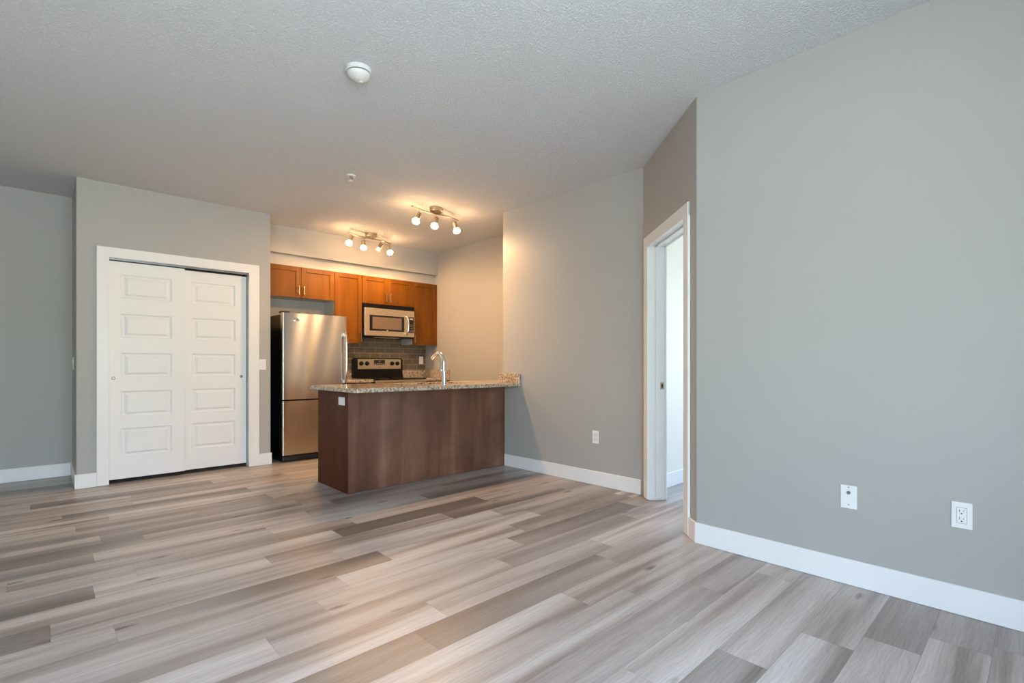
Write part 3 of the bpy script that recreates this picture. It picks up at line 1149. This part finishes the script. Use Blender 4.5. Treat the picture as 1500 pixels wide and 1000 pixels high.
def decora(root, M, kind, horizontal=False):
    if horizontal:
        M = M @ Matrix.Rotation(math.pi / 2, 4, 'Z')
    bm = NB()
    plate(bm, M, 0.070, 0.115)
    pl = obj('cover_plate', bm, PLASTIC, root)
    if kind == 'coax':
        for yy in (0.049, -0.038):
            bm = NB()
            lathe(bm, [(0.0033, 0.006), (0.0033, 0.0072), (0.0, 0.0074)], 12, M @ Matrix.Translation((0, yy, 0)))
            obj('screw', bm, GREYM, pl)
        bm = NB()
        lathe(bm, [(0.0085, 0.0062), (0.0085, 0.0085), (0.0050, 0.0086), (0.0050, 0.016), (0.0028, 0.016), (0.0028, 0.010), (0.0, 0.010)], 16, M @ Matrix.Translation((0, 0.022, 0)))
        obj('coaxial_jack', bm, GREYM, root, True)
        return
    bm = NB()
    bx(bm, -0.0175, 0.0175, -0.0345, 0.0345, 0.0058, 0.0064, M=M)
    obj('surround_line', bm, SLOT if kind == 'outlet' else MELAMINE, root)
    if kind == 'outlet':
        bm = NB()
        bx(bm, -0.0165, 0.0165, -0.0335, 0.0335, 0.006, 0.0078, bev=0.0008, M=M)
        obj('receptacle', bm, PLASTIC, root)
        bm = NB()
        for yy in (0.017, -0.017):
            bx(bm, -0.0080, -0.0060, yy - 0.001, yy + 0.0085, 0.0077, 0.0081, M=M)
            bx(bm, 0.0058, 0.0074, yy, yy + 0.0080, 0.0077, 0.0081, M=M)
            bx(bm, -0.0030, 0.0026, yy - 0.0105, yy - 0.0055, 0.0077, 0.0081, M=M)
        obj('slots', bm, SLOT, root)
    else:
        bm = NB()
        vs = [(-0.0165, -0.0335, 0.0062), (0.0165, -0.0335, 0.0062), (0.0165, 0.0335, 0.0062), (-0.0165, 0.0335, 0.0062),
              (-0.0165, -0.0335, 0.0070), (0.0165, -0.0335, 0.0070), (0.0165, 0.0335, 0.0105), (-0.0165, 0.0335, 0.0105)]
        vv = [bm.verts.new(M @ Vector(q)) for q in vs]
        for f in ((3, 2, 1, 0), (4, 5, 6, 7), (0, 1, 5, 4), (1, 2, 6, 5), (2, 3, 7, 6), (3, 0, 4, 7)):
            bm.faces.new([vv[i] for i in f])
        obj('rocker', bm, PLASTIC, root)


def wall_item(name, label, cat, x, y, z, nx, ny, kind, horizontal=False):
    root = thing(name, label, cat, (x, y, z))
    decora(root, face_M(x, y, z, nx, ny), kind, horizontal)


wall_item('power_outlet', 'white power outlet low on the right wall, right of the cable plate', 'outlet', XR, 0.244, 0.437, -1, 0, 'outlet')
wall_item('cable_wall_plate', 'white cable jack plate low on the right wall with a round metal socket', 'wall plate', XR, 0.666, 0.437, -1, 0, 'coax')
wall_item('power_outlet', 'white power outlet low on the grey wall between peninsula and doorway', 'outlet', XB, 2.798, 0.437, -1, 0, 'outlet')
wall_item('power_outlet', 'white power outlet on the brown tile backsplash right of the range', 'outlet', 4.245, YK - 0.008, 1.162, 0, -1, 'outlet')
wall_item('power_outlet', 'white power outlet on the dark wood end of the peninsula', 'outlet', PX0, 4.142, 0.783, -1, 0, 'switch', True)
wall_item('light_switch', 'white light switch right of the closet doors', 'light switch', 1.768, YC, 1.097, 0, -1, 'switch')
wall_item('light_switch', 'white light switch on the narrow left side of the closet', 'light switch', XC0, 6.32, 1.11, -1, 0, 'switch')

# ------------------------------------------------------------------ ceiling fittings
SMX, SMY = 1.300, 2.630
SMPL = plain('aged_white_plastic', (0.62, 0.62, 0.60), 0.35)
r = thing('smoke_detector', 'round white smoke detector on the textured ceiling', 'smoke detector', (SMX, SMY, CH))
M = Matrix.Translation((SMX, SMY, CH))
bm = NB()
lathe(bm, [(0.066, -0.022), (0.070, -0.018), (0.071, -0.0005), (0.0, -0.0005)], 48, M)
obj('base', bm, SMPL, r, True)
bm = NB()
lathe(bm, [(0.060, -0.0275), (0.060, -0.0215)], 48, M)
obj('vent_gap', bm, SLOT, r)
bm = NB()
lathe(bm, [(0.0, -0.062), (0.020, -0.062), (0.024, -0.060), (0.038, -0.054), (0.054, -0.044), (0.062, -0.034), (0.063, -0.0275), (0.0, -0.0275)], 48, M)
obj('cover', bm, SMPL, r, True)
bm = NB()
lathe(bm, [(0.0, -0.0655), (0.010, -0.0650), (0.012, -0.0615), (0.0, -0.0615)], 24, M @ Matrix.Translation((0.016, 0.006, 0)))
obj('test_button', bm, SMPL, r, True)

SPX, SPY = 1.98, 4.15
r = thing('fire_sprinkler', 'small white fire sprinkler head on the ceiling', 'sprinkler', (SPX, SPY, CH))
M = Matrix.Translation((SPX, SPY, CH))
bm = NB()
lathe(bm, [(0.022, -0.012), (0.036, -0.008), (0.040, -0.0005), (0.0, -0.0005)], 32, M)
obj('escutcheon', bm, PLASTIC, r, True)
bm = NB()
lathe(bm, [(0.0, -0.030), (0.010, -0.030), (0.012, -0.012), (0.0, -0.012)], 16, M)
for sgn in (-1, 1):
    tube(bm, [(SPX + sgn * 0.012, SPY, CH - 0.012), (SPX + sgn * 0.017, SPY, CH - 0.028), (SPX + sgn * 0.006, SPY, CH - 0.045)], 0.0028, 8)
obj('frame_arms', bm, GREYM, r)
bm = NB()
lathe(bm, [(0.0, -0.050), (0.020, -0.049), (0.021, -0.046), (0.0, -0.045)], 24, M)
obj('deflector', bm, PLASTIC, r)


LAMP_W = 10.0


def lamp_light(p, d, watts):
    """The light of one lamp head, leaving the mouth of its bulb."""
    l = bpy.data.lights.new('lamp_light', 'SPOT')
    l.energy = watts
    l.color = (1.0, 0.58, 0.27)
    l.spot_size = math.radians(170)
    l.spot_blend = 0.6
    l.shadow_soft_size = 0.025
    o = bpy.data.objects.new('lamp_light', l)
    o.location = p
    o.rotation_euler = Vector((0, 0, -1)).rotation_difference(d).to_euler()
    COL.objects.link(o)


def track_light(label, cx, cy, ang, heads, watts=LAMP_W):
    r = thing('ceiling_track_light', label, 'ceiling light', (cx, cy, CH), 'track lights on the kitchen ceiling')
    ca, sa = math.cos(ang), math.sin(ang)

    def L(u, v, z):
        return (cx + u * ca - v * sa, cy + u * sa + v * ca, CH + z)
    # canopy: rounded box
    bm = NB()
    RM = Matrix.Translation((cx, cy, CH)) @ Matrix.Rotation(ang, 4, 'Z')
    lathe(bm, [(0.072, -0.042), (0.077, -0.038), (0.078, -0.0005), (0.0, -0.0005)], 40, RM @ Matrix.Diagonal((1, 0.8, 1, 1)))
    obj('canopy', bm, NICKEL, r, True)
    bm = NB()
    pts = [L(u / 40 * 0.33, -0.034 * math.sin(u / 40 * math.pi), -0.062) for u in range(-40, 41)]
    tube(bm, pts, 0.0080, 10)
    for u in (-0.33, 0.33):
        q = L(u, 0, -0.062)
        bmesh.ops.create_uvsphere(bm, u_segments=12, v_segments=8, radius=0.010, matrix=Matrix.Translation(q))
    for u in (-0.03, 0.03):
        tube(bm, [L(u, -0.034 * math.sin(u / 0.33 * math.pi), -0.040), L(u, -0.034 * math.sin(u / 0.33 * math.pi), -0.062)], 0.005, 8)
    obj('rail', bm, NICKEL, r, True)
    for u, tx, ty, lit in heads:
        v0 = -0.034 * math.sin(u / 0.33 * math.pi)
        j = Vector(L(u, v0, -0.108))
        bm = NB()
        tube(bm, [L(u, v0, -0.062), tuple(j)], 0.0045, 8)
        bmesh.ops.create_uvsphere(bm, u_segments=12, v_segments=8, radius=0.010, matrix=Matrix.Translation(j))
        d = Vector((tx, ty, -1)).normalized()
        q = Vector((0, 0, -1)).rotation_difference(d).to_matrix().to_4x4()
        HM = Matrix.Translation(j - d * 0.012) @ q
        lathe(bm, [(0.022, -0.072), (0.027, -0.070), (0.025, -0.004), (0.020, 0.0), (0.0, 0.001)], 24, HM)
        h = obj('lamp_head', bm, NICKEL, r, True)
        bm = NB()
        if lit:
            lathe(bm, [(0.0, -0.128), (0.017, -0.126), (0.030, -0.118), (0.037, -0.104), (0.036, -0.090), (0.027, -0.077), (0.020, -0.0715), (0.0, -0.0715)], 28, HM)
            obj('bulb', bm, BULBM, h, True)
            lamp_light(j + d * 0.160, d, watts)
        else:
            lathe(bm, [(0.0, -0.108), (0.030, -0.110), (0.032, -0.107), (0.026, -0.088), (0.020, -0.0725), (0.0, -0.072)], 28, HM)
            obj('bulb', bm, DIMBULB, h, True)
    return r


track_light('brushed nickel track light with four heads over the kitchen range', 3.045, 5.83, math.radians(14),
            [(-0.290, -0.50, -0.15, True), (-0.095, 0.05, 0.05, True), (0.145, -0.55, 0.1, False), (0.270, 0.35, -0.1, True)], 9.5)
track_light('brushed nickel track light with three heads over the kitchen peninsula', 3.050, 4.40, math.radians(9),
            [(-0.215, -0.40, 0.10, True), (0.0, -0.2, 0.1, True), (0.250, 0.3, -0.1, True)])

# hall lamp just left of the view: its glow touches the ceiling at the left edge
HX, HY = -1.05, 4.15
r = thing('ceiling_lamp', 'round frosted ceiling lamp in the hall on the left', 'ceiling light', (HX, HY, CH))
M = Matrix.Translation((HX, HY, CH))
bm = NB()
lathe(bm, [(0.150, -0.030), (0.155, -0.025), (0.155, -0.0005), (0.0, -0.0005)], 40, M)
obj('base', bm, NICKEL, r, True)
bm = NB()
lathe(bm, [(0.0, -0.105), (0.06, -0.100), (0.11, -0.080), (0.138, -0.050), (0.145, -0.0305), (0.0, -0.0305)], 40, M)
obj('shade', bm, HALLM, r, True)
